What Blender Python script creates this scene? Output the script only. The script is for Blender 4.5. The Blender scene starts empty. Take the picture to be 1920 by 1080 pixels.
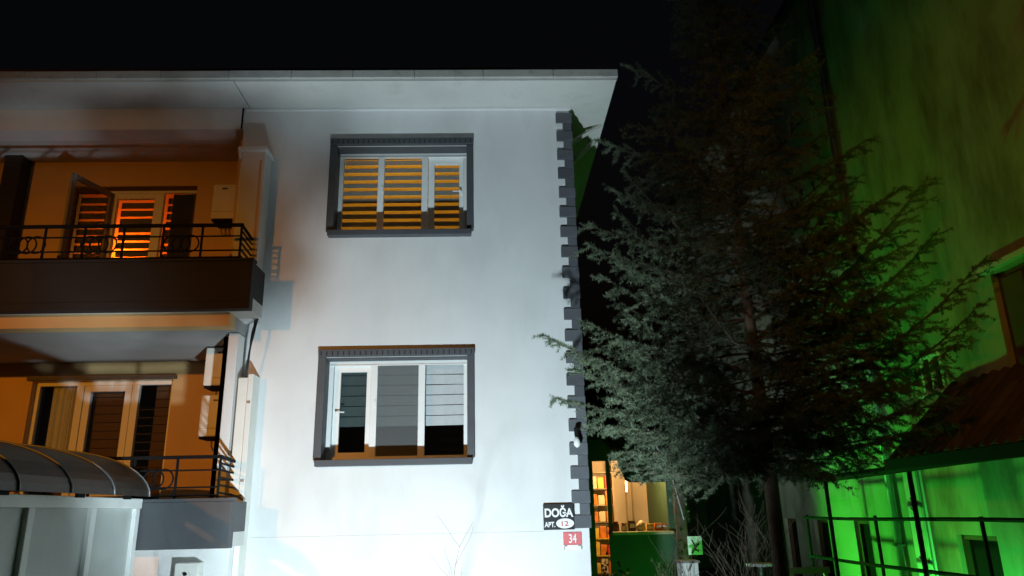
import bpy, bmesh, math, random
import numpy as np
from mathutils import Vector, Matrix
random.seed(7); rng = np.random.default_rng(11)
R = math.radians
scene = bpy.context.scene
C = scene.collection

# ------------------------------------------------------------------ camera
H = 2.2                                   # eye height above the yard
F_PX = 1387.0; PITCH, YAW, ROLL = R(16.81), R(1.79), R(1.22)
def _cam_rows():
    c, s = math.cos(YAW), math.sin(YAW);   A = np.array([[c,-s,0],[s,c,0],[0,0,1]])
    c, s = math.cos(PITCH), math.sin(PITCH); B = np.array([[1,0,0],[0,c,s],[0,-s,c]])
    c, s = math.cos(ROLL), math.sin(ROLL); D = np.array([[c,0,-s],[0,1,0],[s,0,c]])
    return D @ B @ A
ROWS = _cam_rows()
cam_data = bpy.data.cameras.new('camera'); cam = bpy.data.objects.new('camera', cam_data); C.objects.link(cam)
r0, r1, r2 = ROWS
cam.matrix_world = Matrix(((r0[0], r2[0], -r1[0], 0), (r0[1], r2[1], -r1[1], 0), (r0[2], r2[2], -r1[2], H), (0,0,0,1)))
cam_data.sensor_width = 36; cam_data.lens = F_PX/1920*36; cam_data.clip_end = 2000; cam_data.clip_start = 0.05
scene.camera = cam

# ------------------------------------------------------------------ night sky
w = bpy.data.worlds.new('World'); scene.world = w; w.use_nodes = True
nt = w.node_tree; bg = nt.nodes['Background']
sky = nt.nodes.new('ShaderNodeTexSky'); sky.sky_type = 'NISHITA'; sky.sun_disc = False
sky.sun_elevation = R(-4); sky.sun_rotation = R(200)
nt.links.new(sky.outputs[0], bg.inputs[0]); bg.inputs[1].default_value = 0.12

def lamp(name, kind, loc, color, energy, radius=.05, aim=None, cone=None, blend=.5):
    d = bpy.data.lights.new(name, kind); d.color = color; d.energy = energy
    if kind == 'SUN': d.angle = radius
    else: d.shadow_soft_size = radius
    o = bpy.data.objects.new(name, d); C.objects.link(o); o.location = loc
    if aim is not None:
        o.rotation_euler = (Vector(aim)-Vector(loc)).to_track_quat('-Z', 'Y').to_euler()
    if cone: d.spot_size = R(cone); d.spot_blend = blend
    return o
lamp('moon', 'SUN', (0,0,30), (.8,.9,1), .004, R(.5), aim=(4,10,0))
# cool white floodlight standing in the front yard, pointing up at the facade
lamp('yard_floodlight', 'SPOT', (-.75, 4.7, .30), (.74,.92,1), 1500, .10, aim=(-.75, 9.1, 3.2), cone=94, blend=.5)
# sodium street lamp across the street
lamp('street_lamp_light', 'SPOT', (-10, -13, 6.2), (1,.34,.008), 6800, .12, aim=(-5.9, 9.1, 1.1), cone=37, blend=1.)
# extra sodium spot, added to warm the neighbour wall only
lamp('neighbour_sodium_fill', 'SPOT', (-5, -6, 6.2), (1,.42,.02), 1000, .12, aim=(6, 7.6, 5.2), cone=30, blend=1.)
# green floodlight of the garden cafe, on the terrace behind the cedar
lamp('cafe_floodlight', 'SPOT', (3.3, 13.0, .9), (.07,1,.07), 440, .09, aim=(6, 10.9, 2.0), cone=124, blend=.6)
lamp('kiosk_green_fill', 'SPOT', (2.95, 11.3, .75), (.05,1,.10), 24, .05, aim=(2.95,13,1.5), cone=95, blend=.5)  # extra green spot, added to light the post and sign by the kiosk
lamp('lean_to_floodlight', 'SPOT', (5.25, 8.75, .35), (.05,1,.12), 140, .06, aim=(6.1,8.7,1.1), cone=155, blend=.35)

vs = scene.view_settings
vs.view_transform = 'Standard'; vs.look = 'None'; vs.exposure = 0; vs.gamma = 1; vs.use_curve_mapping = False
scene.render.engine = 'CYCLES'
scene.cycles.use_denoising = True
scene.cycles.max_bounces = 4; scene.cycles.transparent_max_bounces = 12
scene.cycles.sample_clamp_indirect = 4
scene.cycles.caustics_reflective = False; scene.cycles.caustics_refractive = False

# ------------------------------------------------------------------ helpers
def ray(px, py): return ROWS.T @ np.array([(px-960)/F_PX, 1, (540-py)/F_PX])
def at(px, py, Y): d = ray(px, py); d = d*Y/d[1]; return Vector((d[0], d[1], d[2]+H))
def atx(px, py, X): d = ray(px, py); d = d*X/d[0]; return Vector((d[0], d[1], d[2]+H))

class MB:
    def __init__(s): s.v = []; s.f = []
    def face(s, *pts):
        n = len(s.v); s.v += [tuple(p) for p in pts]; s.f.append(tuple(range(n, n+len(pts)))); return s
    def box(s, x0, x1, y0, y1, z0, z1):
        n = len(s.v)
        s.v += [(x0,y0,z0),(x1,y0,z0),(x1,y1,z0),(x0,y1,z0),(x0,y0,z1),(x1,y0,z1),(x1,y1,z1),(x0,y1,z1)]
        s.f += [tuple(n+i for i in q) for q in ((0,3,2,1),(4,5,6,7),(0,1,5,4),(1,2,6,5),(2,3,7,6),(3,0,4,7))]
        return s
    def prism(s, poly, y0, y1):            # poly of (x,z), extruded along y
        n = len(s.v); k = len(poly)
        s.v += [(x,y0,z) for x,z in poly] + [(x,y1,z) for x,z in poly]
        s.f += [tuple(range(n, n+k)), tuple(range(n+2*k-1, n+k-1, -1))]
        s.f += [(n+i, n+k+i, n+k+(i+1)%k, n+(i+1)%k) for i in range(k)]
        return s
    def tube(s, path, rad, n=8, closed=False):
        path = [Vector(p) for p in path]; k = len(path)
        rad = rad if isinstance(rad, (list, tuple)) else [rad]*k
        base = len(s.v); up = None
        for i, p in enumerate(path):
            if closed: d = path[(i+1)%k]-path[i-1]
            else: d = path[min(i+1,k-1)]-path[max(i-1,0)]
            d.normalize()
            if up is None or abs(up.dot(d)) > .98: up = Vector((0,0,1)) if abs(d.z) < .9 else Vector((1,0,0))
            a = d.cross(up).normalized(); b = a.cross(d).normalized(); up = b
            for j in range(n):
                t = 2*math.pi*j/n; s.v.append(tuple(p + (a*math.cos(t)+b*math.sin(t))*rad[i]))
        for i in range(k if closed else k-1):
            i2 = (i+1)%k
            for j in range(n):
                j2 = (j+1)%n; s.f.append((base+i*n+j, base+i*n+j2, base+i2*n+j2, base+i2*n+j))
        if not closed:
            s.f.append(tuple(base+j for j in reversed(range(n)))); s.f.append(tuple(base+(k-1)*n+j for j in range(n)))
        return s
    def wall(s, x0, x1, z0, z1, y0, y1, holes):
        xs = sorted({x0,x1}|{h[0] for h in holes}|{h[1] for h in holes}); zs = sorted({z0,z1}|{h[2] for h in holes}|{h[3] for h in holes})
        solid = lambda i,j: 0<=i<len(xs)-1 and 0<=j<len(zs)-1 and not any(h[0]-1e-6<=xs[i] and xs[i+1]<=h[1]+1e-6 and h[2]-1e-6<=zs[j] and zs[j+1]<=h[3]+1e-6 for h in holes)
        for i in range(len(xs)-1):
            for j in range(len(zs)-1):
                if not solid(i,j): continue
                a,b,c,d = xs[i],xs[i+1],zs[j],zs[j+1]
                s.face((a,y0,c),(b,y0,c),(b,y0,d),(a,y0,d)); s.face((b,y1,c),(a,y1,c),(a,y1,d),(b,y1,d))
                if not solid(i-1,j): s.face((a,y1,c),(a,y0,c),(a,y0,d),(a,y1,d))
                if not solid(i+1,j): s.face((b,y0,c),(b,y1,c),(b,y1,d),(b,y0,d))
                if not solid(i,j-1): s.face((a,y1,c),(b,y1,c),(b,y0,c),(a,y0,c))
                if not solid(i,j+1): s.face((a,y0,d),(b,y0,d),(b,y1,d),(a,y1,d))
        return s
    def mesh(s, name, m, bevel=0, smooth=False, weld=False):
        me = bpy.data.meshes.new(name); me.from_pydata(s.v, [], s.f)
        if bevel or weld:
            bm = bmesh.new(); bm.from_mesh(me); bmesh.ops.remove_doubles(bm, verts=bm.verts, dist=1e-5)
            if bevel: bmesh.ops.bevel(bm, geom=[e for e in bm.edges if len(e.link_faces)==2 and e.calc_face_angle(0)>.6], offset=bevel, segments=2, affect='EDGES', profile=.6)
            bm.to_mesh(me); bm.free()
        if smooth: me.polygons.foreach_set('use_smooth', [True]*len(me.polygons))
        me.materials.append(m); me.update(); return me
    def build(s, name, m, parent=None, bevel=0, smooth=False, weld=False):
        return put(name, s.mesh(name, m, bevel, smooth, weld), parent)
def put(name, me, parent=None, loc=None):
    o = bpy.data.objects.new(name, me); C.objects.link(o)
    if parent is not None:
        o.parent = parent
        if parent.type == 'EMPTY': o.matrix_parent_inverse = Matrix.Translation(-parent.location)
        elif parent.get('_loc'): o.matrix_parent_inverse = Matrix.Translation(-Vector(parent['_loc']))
    if loc is not None: o.location = loc
    return o
def tag(o, label, cat, group=None):
    o['label'] = label; o['category'] = cat
    if group: o['group'] = group
    return o
def thing(name, label, cat, loc, group=None):
    o = bpy.data.objects.new(name, None); C.objects.link(o); o.location = loc; o.empty_display_size = .2
    return tag(o, label, cat, group)
def struct(name, mb, m, **k):
    o = mb.build(name, m, **k); o['kind'] = 'structure'; return o

# ------------------------------------------------------------------ materials
def mat(name, col, rough=.7, var=.12, vscale=3., bump=.0, bscale=60., metal=0., col2=None, c2scale=1.2, c2lo=.5, c2hi=.7, streak=0., spec=.4, rand=0.):
    m = bpy.data.materials.new(name); m.use_nodes = True; n = m.node_tree.nodes; l = m.node_tree.links
    b = n['Principled BSDF']; b.inputs['Roughness'].default_value = rough; b.inputs['Metallic'].default_value = metal
    b.inputs['Specular IOR Level'].default_value = spec
    tc = n.new('ShaderNodeTexCoord'); nz = n.new('ShaderNodeTexNoise'); nz.inputs['Scale'].default_value = vscale; nz.inputs['Detail'].default_value = 6
    l.new(tc.outputs['Object'], nz.inputs['Vector'])
    mr = n.new('ShaderNodeMapRange'); mr.inputs[1].default_value = .3; mr.inputs[2].default_value = .7; mr.inputs[3].default_value = 1-var; mr.inputs[4].default_value = 1+var
    l.new(nz.outputs[0], mr.inputs[0])
    mx = n.new('ShaderNodeMix'); mx.data_type = 'RGBA'; mx.blend_type = 'MULTIPLY'; mx.inputs[0].default_value = 1
    mx.inputs[6].default_value = (*col, 1); l.new(mr.outputs[0], mx.inputs[7]); out = mx.outputs[2]
    if col2:
        n2 = n.new('ShaderNodeTexNoise'); n2.inputs['Scale'].default_value = c2scale; n2.inputs['Detail'].default_value = 8; n2.inputs['Roughness'].default_value = .65
        mp = n.new('ShaderNodeMapping'); mp.inputs['Scale'].default_value = (1,1,1-.8*streak); l.new(tc.outputs['Object'], mp.inputs[0]); l.new(mp.outputs[0], n2.inputs['Vector'])
        r2 = n.new('ShaderNodeMapRange'); r2.inputs[1].default_value = c2lo; r2.inputs[2].default_value = c2hi; l.new(n2.outputs[0], r2.inputs[0])
        m2 = n.new('ShaderNodeMix'); m2.data_type = 'RGBA'; l.new(r2.outputs[0], m2.inputs[0]); l.new(out, m2.inputs[6]); m2.inputs[7].default_value = (*col2, 1); out = m2.outputs[2]
    if rand:
        oi = n.new('ShaderNodeObjectInfo'); rr = n.new('ShaderNodeMapRange'); rr.inputs[3].default_value = 1-rand; rr.inputs[4].default_value = 1+rand; l.new(oi.outputs['Random'], rr.inputs[0])
        m3 = n.new('ShaderNodeMix'); m3.data_type = 'RGBA'; m3.blend_type = 'MULTIPLY'; m3.inputs[0].default_value = 1; l.new(out, m3.inputs[6]); l.new(rr.outputs[0], m3.inputs[7]); out = m3.outputs[2]
    l.new(out, b.inputs['Base Color'])
    if bump:
        n3 = n.new('ShaderNodeTexNoise'); n3.inputs['Scale'].default_value = bscale; n3.inputs['Detail'].default_value = 5; l.new(tc.outputs['Object'], n3.inputs['Vector'])
        bp = n.new('ShaderNodeBump'); bp.inputs['Strength'].default_value = bump; bp.inputs['Distance'].default_value = .01; l.new(n3.outputs[0], bp.inputs['Height']); l.new(bp.outputs[0], b.inputs['Normal'])
    return m
def glass(name, tint=(.9,.95,.95), gloss=.12, haze=0.):
    m = bpy.data.materials.new(name); m.use_nodes = True; n = m.node_tree.nodes; l = m.node_tree.links; n.clear()
    o = n.new('ShaderNodeOutputMaterial'); t = n.new('ShaderNodeBsdfTransparent'); t.inputs[0].default_value = (*tint,1)
    g = n.new('ShaderNodeBsdfGlossy'); g.inputs['Roughness'].default_value = .03
    fr = n.new('ShaderNodeLayerWeight'); fr.inputs[0].default_value = .5; pw = n.new('ShaderNodeMath'); pw.operation = 'POWER'; pw.inputs[1].default_value = 4; l.new(fr.outputs['Facing'], pw.inputs[0])
    mx = n.new('ShaderNodeMixShader'); ad = n.new('ShaderNodeMath'); ad.operation = 'MULTIPLY_ADD'; ad.inputs[1].default_value = .6; ad.inputs[2].default_value = gloss*.4
    l.new(pw.outputs[0], ad.inputs[0]); l.new(ad.outputs[0], mx.inputs[0]); l.new(t.outputs[0], mx.inputs[1]); l.new(g.outputs[0], mx.inputs[2]); last = mx
    if haze:
        d = n.new('ShaderNodeBsdfDiffuse'); d.inputs[0].default_value = (.5,.52,.52,1); m2 = n.new('ShaderNodeMixShader'); m2.inputs[0].default_value = haze
        l.new(mx.outputs[0], m2.inputs[1]); l.new(d.outputs[0], m2.inputs[2]); last = m2
    l.new(last.outputs[0], o.inputs[0]); return m
def sheer(name, col, trans=.7):          # cloth that lets light through
    m = bpy.data.materials.new(name); m.use_nodes = True; n = m.node_tree.nodes; l = m.node_tree.links; n.clear()
    o = n.new('ShaderNodeOutputMaterial'); t = n.new('ShaderNodeBsdfTranslucent'); d = n.new('ShaderNodeBsdfDiffuse'); mx = n.new('ShaderNodeMixShader')
    nz = n.new('ShaderNodeTexNoise'); nz.inputs['Scale'].default_value = 9; r = n.new('ShaderNodeMapRange'); r.inputs[3].default_value = .75; r.inputs[4].default_value = 1.15; l.new(nz.outputs[0], r.inputs[0])
    c = n.new('ShaderNodeMix'); c.data_type = 'RGBA'; c.blend_type = 'MULTIPLY'; c.inputs[0].default_value = 1; c.inputs[6].default_value = (*col,1); l.new(r.outputs[0], c.inputs[7])
    l.new(c.outputs[2], t.inputs[0]); l.new(c.outputs[2], d.inputs[0])
    mx.inputs[0].default_value = trans; l.new(d.outputs[0], mx.inputs[1]); l.new(t.outputs[0], mx.inputs[2]); l.new(mx.outputs[0], o.inputs[0]); return m
def emit(name, col, s):
    m = bpy.data.materials.new(name); m.use_nodes = True; n = m.node_tree.nodes; l = m.node_tree.links; n.clear()
    o = n.new('ShaderNodeOutputMaterial'); e = n.new('ShaderNodeEmission'); e.inputs[0].default_value = (*col,1); e.inputs[1].default_value = s; l.new(e.outputs[0], o.inputs[0]); return m

M = dict(
 white=mat('white_stucco', (.74,.75,.745), .85, .05, 1.5, .30, 120, col2=(.63,.635,.62), c2scale=1.6, c2lo=.50, c2hi=.85, streak=.8),
 tan=mat('peach_plaster', (.66,.44,.20), .85, .07, 2., .12, 70),
 soffit=mat('soffit_plaster', (.62,.62,.60), .85, .06, 2., .08, 60, col2=(.45,.45,.42), c2scale=2, c2lo=.55, c2hi=.8),
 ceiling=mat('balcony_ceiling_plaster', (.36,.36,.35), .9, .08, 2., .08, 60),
 fascia=mat('eave_concrete', (.50,.49,.45), .8, .12, 4., .1, 40, col2=(.30,.29,.26), c2scale=5, c2lo=.55, c2hi=.75, streak=-.5),
 grey=mat('grey_paint', (.078,.084,.092), .6, .08, 6., .05, 80),
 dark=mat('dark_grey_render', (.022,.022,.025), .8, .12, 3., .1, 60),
 quoin=mat('quoin_grey', (.112,.118,.132), .75, .14, 7., .25, 60, rand=.25),
 pvc=mat('white_pvc', (.80,.82,.80), .35, .03, 4.),
 black=mat('black_iron', (.010,.010,.011), .8, .1, 20, .05, 60, spec=.1),
 chrome=mat('handle_metal', (.6,.6,.6), .25, .02, 5, metal=.9),
 ac=mat('boiler_enamel', (.78,.76,.68), .5, .05, 5),
 room=mat('room_wall', (.16,.13,.11), .9, .08, 2),
 slat=mat('blind_fabric', (.62,.64,.65), .9, .06, 10),
 slatdark=mat('blind_fabric_dark', (.10,.10,.095), .9, .08, 10),
 slatwarm=mat('blind_fabric_taupe', (.26,.25,.22), .9, .08, 10),
 slatbrown=mat('brown_shutter', (.10,.055,.03), .7, .10, 8),
 pane=glass('window_glass', (.97,.98,.98), .08), panedark=glass('dark_glass', (.55,.6,.6), .10), mesh=glass('fly_screen', (.66,.68,.68), .05, .14),
 amber=sheer('amber_sheer', (.85,.56,.11)), red=sheer('red_sheer', (.9,.27,.05)),
 cable=mat('cable_rubber', (.015,.015,.015), .6, .1, 10),
 duct=mat('cream_duct', (.77,.77,.72), .6, .04, 4),
 canopy=mat('smoked_polycarbonate', (.034,.030,.024), .40, .25, 6., col2=(.055,.05,.04), c2scale=4, c2lo=.5, c2hi=.8, spec=.5),
 frost=mat('frosted_glass', (.50,.53,.51), .45, .08, 3., .06, 160),
 frame=mat('white_frame_paint', (.80,.82,.80), .45, .06, 4),
 soil=mat('yard_ground', (.07,.06,.045), .95, .3, 2., .5, 20),
 paving=mat('terrace_paving', (.22,.20,.18), .9, .15, 2., .2, 20),
 nb=mat('stained_plaster', (.44,.42,.31), .9, .14, .9, .25, 25, col2=(.17,.14,.09), c2scale=1.6, c2lo=.46, c2hi=.74, streak=.85),
 brownwood=mat('brown_shutter_wood', (.13,.06,.03), .7, .2, 4, .1, 30),
 tile=mat('clay_tile', (.13,.062,.038), .85, .3, 3., .25, 40, rand=.35, col2=(.07,.05,.035), c2scale=2, c2lo=.45, c2hi=.7),
 bark=mat('cedar_bark', (.11,.075,.05), .95, .3, 8., .6, 40),
 twig=mat('twig_bark', (.14,.11,.08), .9, .2, 8),
 needle=mat('cedar_needles', (.128,.165,.100), .75, .35, 2.5, spec=.25),
 leaf=mat('shrub_leaf', (.06,.12,.035), .6, .3, 6),
 green=mat('green_kiosk_paint', (.04,.09,.05), .6, .1, 3),
 kwall=mat('kiosk_tile_wall', (.62,.52,.40), .6, .08, 2),
 wood=mat('pale_wood', (.42,.33,.20), .6, .15, 5),
 steel=mat('galvanised_steel', (.30,.31,.31), .5, .15, 6, metal=.5),
 awning=mat('dark_awning', (.03,.035,.035), .8, .2, 3),
 signblack=mat('sign_black', (.025,.028,.03), .4, .05, 5), signwhite=mat('sign_white', (.85,.85,.85), .5, .02, 5),
 signred=mat('sign_red', (.70,.17,.18), .4, .05, 5), pinkred=mat('sign_red_digit', (.55,.06,.08), .5, .05, 5),
 orange=mat('orange_pack', (.75,.22,.03), .5, .3, 12), redp=mat('red_pack', (.55,.05,.03), .5, .2, 12), yellow=mat('yellow_pack', (.8,.55,.08), .5, .2, 12), cream=mat('cream_pack', (.75,.62,.42), .6, .1, 6), choc=mat('brown_pack', (.16,.08,.04), .6, .2, 8),
)

# ------------------------------------------------------------------ setting
struct('ground', MB().face((-150,-150,0),(150,-150,0),(150,250,0),(-150,250,0)), M['soil'])
struct('terrace', MB().box(1.6, 5.98, 11.6, 21.5, -.1, .62), M['paving'], bevel=.01)

# ------------------------------------------------------------------ white apartment building
B = thing('apartment_building', 'white three storey apartment house with dark grey corner blocks and orange lit balconies', 'building', (-3,9.1,0))
XL, XR, YF, YB = -13., 1.13, 9.1, 20.
EZ = 5.35+H
OX0, OX1 = -2.04, -.29
WZ = [(.553+H, 2.03+H), (3.462+H, 4.95+H)]
holes = [(OX0, OX1, a+.077, a+1.322) for a, b in WZ]
MB().wall(-3.32, XR, 0, EZ, YF, YF+.25, holes).build('front_wall', M['white'], B)
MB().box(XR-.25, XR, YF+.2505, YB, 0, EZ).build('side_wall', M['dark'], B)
MB().box(XL, XR-.26, YB-.2, YB-.001, 0, EZ).build('rear_wall', M['white'], B)
# plinth joint line
MB().box(-2.86, .60, YF-.004, YF+.001, -.235+H, -.228+H).build('plinth_joint', M['soffit'], B)
# eave: soffit slab, wall moulding, fascia segments, upstand of the roof edge
EX, EY = 1.68, 8.40
MB().box(-3.24, EX, EY, YB+.4, EZ, EZ+.07).build('eave_soffit', M['soffit'], B)
MB().box(XL, -3.255, EY, YB+.4, EZ+.002, EZ+.072).build('eave_soffit', M['soffit'], B)
MB().box(-3.3, XR+.02, YF-.05, YF-.001, EZ-.03, EZ-.001).build('eave_moulding', M['white'], B)
xx = EX+.02
for i in range(16):
    x2 = xx - random.uniform(.78,.98)
    MB().box(x2+.004, xx, EY-.03+random.uniform(-.003,.003), EY+.09, EZ+.035, EZ+.145).build('fascia_segment', M['fascia'], B, bevel=.008)
    xx = x2
yy = EY+.092
for i in range(9):
    y2 = yy + .95
    MB().box(EX-.09, EX+.02, yy+.004, y2, EZ+.075, EZ+.145).build('fascia_segment', M['fascia'], B, bevel=.008); yy = y2
MB().prism([(-13,EZ+.146),(EX-.08,EZ+.146),(EX-1.3,EZ+.26),(-13,EZ+.26)], EY+.1, YB+.3).build('roof', M['tile'], B)
# two raking roof struts on the side of the house under the eave
for (yA, zA) in ((9.55, 5.0), (10.0, 4.82)):
    MB().tube([(XR-.02, yA, zA+H), (EX-.06, yA+.02, EZ-.005)], .035, 4).build('eave_strut', M['fascia'], B)
# corner quoins, a block each
mq_w = MB().box(-.192, .028, -.030, .30, 0, .146).mesh('quoin_block', M['quoin'], bevel=.006)
mq_n = MB().box(-.098, .022, -.022, .29, 0, .130).mesh('quoin_block', M['quoin'], bevel=.005)
z = -.203+H; k = 0
while z < EZ-.2:
    put('quoin_block', mq_w, B, (XR+random.uniform(-.003,.002), YF+random.uniform(-.003,.004), z)); z += .148
    if z < EZ-.16: put('quoin_block', mq_n, B, (XR+random.uniform(-.003,.002), YF+random.uniform(-.003,.004), z)); z += .132

def slats(parent, x0, x1, zt, zb, y, pitch, fill, m, sag=0.):
    me = MB().box(-(x1-x0)/2, (x1-x0)/2, -.003, .003, -pitch*fill, 0).mesh('slat', m)
    zz = zt
    while zz-pitch*fill > zb:
        o = put('slat', me, parent, ((x0+x1)/2, y, zz)); o.rotation_euler = (0, random.uniform(-sag,sag), 0); zz -= pitch
def lever(parent, x, y, z, d):
    MB().box(x-.014, x+.014, y-.012, y, z-.035, z+.035).tube([(x,y-.012,z),(x,y-.05,z),(x+d*.11,y-.055,z-.006)], .009, 6).build('handle', M['pvc'], parent)

def facade_window(idx):
    a, b = WZ[idx]; zo0, zo1 = a+.077, a+1.322; yw = YF+.20
    W = MB().wall(OX0, OX1, zo0, zo1, yw, yw+.06, [(OX0+.055,OX1-.055,zo0+.05,zo1-.055)]).build('window', M['pvc'], B)
    if idx: W['label'] = 'upper window with amber striped blinds'
    else: W['label'] = 'lower window with half lowered pale blinds'
    # surround: side bands, lintel strip, shutter housing with ribs, sill
    for x0, x1 in ((OX0-.088, OX0+.004), (OX1-.004, OX1+.085)):
        MB().box(x0, x1, YF-.045, YF+.199, zo0-.0015, zo1+.002).build('side_band', M['grey'], W, bevel=.006)
    MB().box(OX0-.088, OX1+.09, YF-.068, YF+.01, zo1+.0035, zo1+.09).build('shutter_housing', M['grey'], W, bevel=.006)
    me = MB().box(-.006, .006, -.008, 0, 0, .05).mesh('rib', M['dark'])
    for i in range(28): put('rib', me, W, (OX0-.05+i*(OX1-OX0+.1)/27, YF-.068, zo1+.012))
    MB().box(OX0+.005, OX1-.005, YF+.012, YF+.198, zo1-.012, zo1+.0025).build('roller_slot', M['grey'], W)
    MB().box(OX0-.055, OX1+.055, YF-.105, YF+.195, a, zo0-.003).build('sill', M['grey'], W, bevel=.006)
    m1, m2 = -1.47, -.872
    mul = lambda x: MB().box(x-.042, x+.042, yw-.012, yw+.058, zo0+.05, zo1-.055).build('mullion', M['pvc'], W, bevel=.006)
    mul(m1); mul(m2)
    MB().box(OX0+.001, OX1-.001, yw-.010, yw-.0005, zo1-.072, zo1-.058).build('drip_bar', M['pvc'], W)
    gz0, gz1 = zo0+.05, zo1-.055
    spans = [(OX0+.055, m1-.042), (m1+.042, m2-.042), (m2+.042, OX1-.055)]
    sash_i = 2 if idx else 0
    for i, (x0, x1) in enumerate(spans):
        if i == sash_i:
            S = MB().wall(x0+.004, x1-.004, gz0+.004, gz1-.004, yw+.055, yw+.115, [(x0+.085,x1-.06,gz0+.055,gz1-.085)]).build('sash', M['pvc'], W)
            MB().box(x0+.086, x1-.061, yw+.083, yw+.088, gz0+.056, gz1-.086).build('pane', M['pane' if idx else 'panedark'], W)
            if idx: lever(W, x1-.035, yw+.055, gz0+.62, -1)
            else: lever(W, x0+.045, yw+.055, gz0+.55, 1)
        else:
            MB().box(x0+.001, x1-.001, yw+.030, yw+.035, gz0+.001, gz1-.001).build('pane', M['pane'], W)
            if not idx and i == 1:
                MB().box(x0+.006, x1-.006, yw+.008, yw+.010, gz0+.006, gz1-.006).build('fly_screen', M['mesh'], W)
    MB().box(m1+.015, m1+.037, yw-.03, yw-.0125, gz0+.60, gz0+.68).build('catch', M['pvc'], W)
    yb = yw+.19
    if idx:
        for x0, x1 in spans:
            slats(W, x0-.06, x1+.035, gz1+.03, gz0-.05, yb, .1155, .56, M['slatwarm'], .003)
        MB().face((OX0,yb+.03,zo0),(OX1,yb+.03,zo0),(OX1,yb+.03,zo1),(OX0,yb+.03,zo1)).build('sheer_cloth', M['amber'], W)
    else:
        for (x0, x1), lo, mm in zip(spans, (.36,.34,.36), ('slat','slat','slat')):
            slats(W, x0-.03, x1+.0, gz1+.02, gz0+lo, yb, .131, .93, M[mm], .011)
    # the room behind
    q = MB(); x0,x1,y0,y1,z0,z1 = -2.9, .6, YF+.252, YF+3.2, zo0-.85, zo1+.45
    q.face((x0,y1,z0),(x1,y1,z0),(x1,y1,z1),(x0,y1,z1)); q.face((x0,y0,z0),(x0,y1,z0),(x0,y1,z1),(x0,y0,z1)); q.face((x1,y0,z0),(x1,y1,z0),(x1,y1,z1),(x1,y0,z1))
    q.face((x0,y0,z0),(x1,y0,z0),(x1,y1,z0),(x0,y1,z0)); q.face((x0,y0,z1),(x1,y0,z1),(x1,y1,z1),(x0,y1,z1))
    q.build('room', M['room'], W)
facade_window(0); facade_window(1)
lamp('upstairs_room_lamp', 'POINT', (-1.1, 11.2, 4.9+H), (1,.62,.17), 80, .12)

# ---- balconies
SZ = [(-.31+H, .17+H), (2.30+H, 2.885+H)]     # upstand bottom / top
SR = -2.78; SY = 8.30
BY = [10.6, 10.0]                              # rear wall of each recess
for i in (0,1):
    z0, z1 = SZ[i]
    MB().box(XL, SR, SY+.1205, 8.798, z0+.012, z0+.16).build('balcony_slab', M['soffit'], B)
    MB().box(XL, -3.2005, 8.7985, BY[i]+.2, z0+.012, z0+.16).build('balcony_slab', M['soffit'], B)
    MB().box(XL, SR+.002, SY, SY+.12, z0, z1).build('balcony_front', M['dark' if i else 'grey'], B, bevel=.008)
    MB().box(XL, SR+.012, SY-.012, SY+.132, z1+.001, z1+.035).build('balcony_coping', M['dark' if i else 'grey'], B, bevel=.006)
    MB().box(SR-.10, SR, SY+.121, 8.798, z0+.161, z1-.002).build('balcony_side', M['dark' if i else 'grey'], B, bevel=.006)
    if i: MB().box(XL, SR-.004, SY-.006, SY-.0005, z0+.09, z0+.10).build('groove_bar', M['dark'], B)
# beam under the upper balcony, pier, recess side walls
MB().box(XL, -3.06, 8.5, 8.70, 2.15+H, 2.311+H).build('balcony_beam', M['tan'], B)
MB().box(-3.18, -3.06, 8.86, YF-.001, -.14+H, 2.149+H).build('balcony_pier', M['white'], B, bevel=.008)
MB().box(-3.32, -3.152, 9.1, 10.6, -.14+H, 2.16+H).build('recess_side_wall', M['white'], B)
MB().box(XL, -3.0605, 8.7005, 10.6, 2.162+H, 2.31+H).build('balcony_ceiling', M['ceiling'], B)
MB().box(-3.45, -3.321, 9.36, 10.0, 2.46+H, EZ-.002).build('recess_side_wall', M['tan'], B)
MB().box(XL, -3.321, 9.05, 9.35, 5.03+H, EZ-.001).build('upper_beam', M['white'], B)
MB().box(XL, -3.4505, 9.351, 10.0, 5.03+H, 5.05+H).build('upper_ceiling', M['soffit'], B)
# pilaster beside the upper balcony, with cap
MB().box(-3.20, -2.90, 8.80, YF-.001, 2.3115+H, 4.56+H).build('pilaster', M['white'], B, bevel=.008)
MB().box(-2.965, -2.935, 8.794, 8.7995, 2.95+H, 4.44+H).build('pilaster_groove', M['tan'], B)
MB().box(-3.25, -2.87, 8.76, YF-.002, 4.561+H, 4.62+H).build('pilaster_cap', M['white'], B, bevel=.015)
MB().prism([(-3.25,4.56+H),(-3.20,4.56+H),(-3.20,4.44+H),(-3.23,4.46+H)], 8.78, 9.08).build('cap_bracket', M['white'], B)
MB().box(-6.90, -6.66, 9.76, 9.98, 2.47+H, 5.029+H).build('balcony_column', M['dark'], B)
# ground floor wall below the balcony
MB().box(XL, -2.9, 8.72, 8.95, 0, -.299+H).build('ground_floor_wall', M['white'], B)
# rear walls with openings
D0 = (-6.50, -4.53, -.15+H, 1.91+H); D1 = (-6.06, -4.24, 2.47+H, 4.64+H)
MB().wall(XL, -3.32, -.30+H, 2.161+H, BY[0], BY[0]+.2, [D0]).build('recess_rear_wall', M['tan'], B)
MB().wall(XL, -3.4505, 2.46+H, 5.029+H, BY[1], BY[1]+.2, [D1]).build('recess_rear_wall', M['tan'], B)

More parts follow.
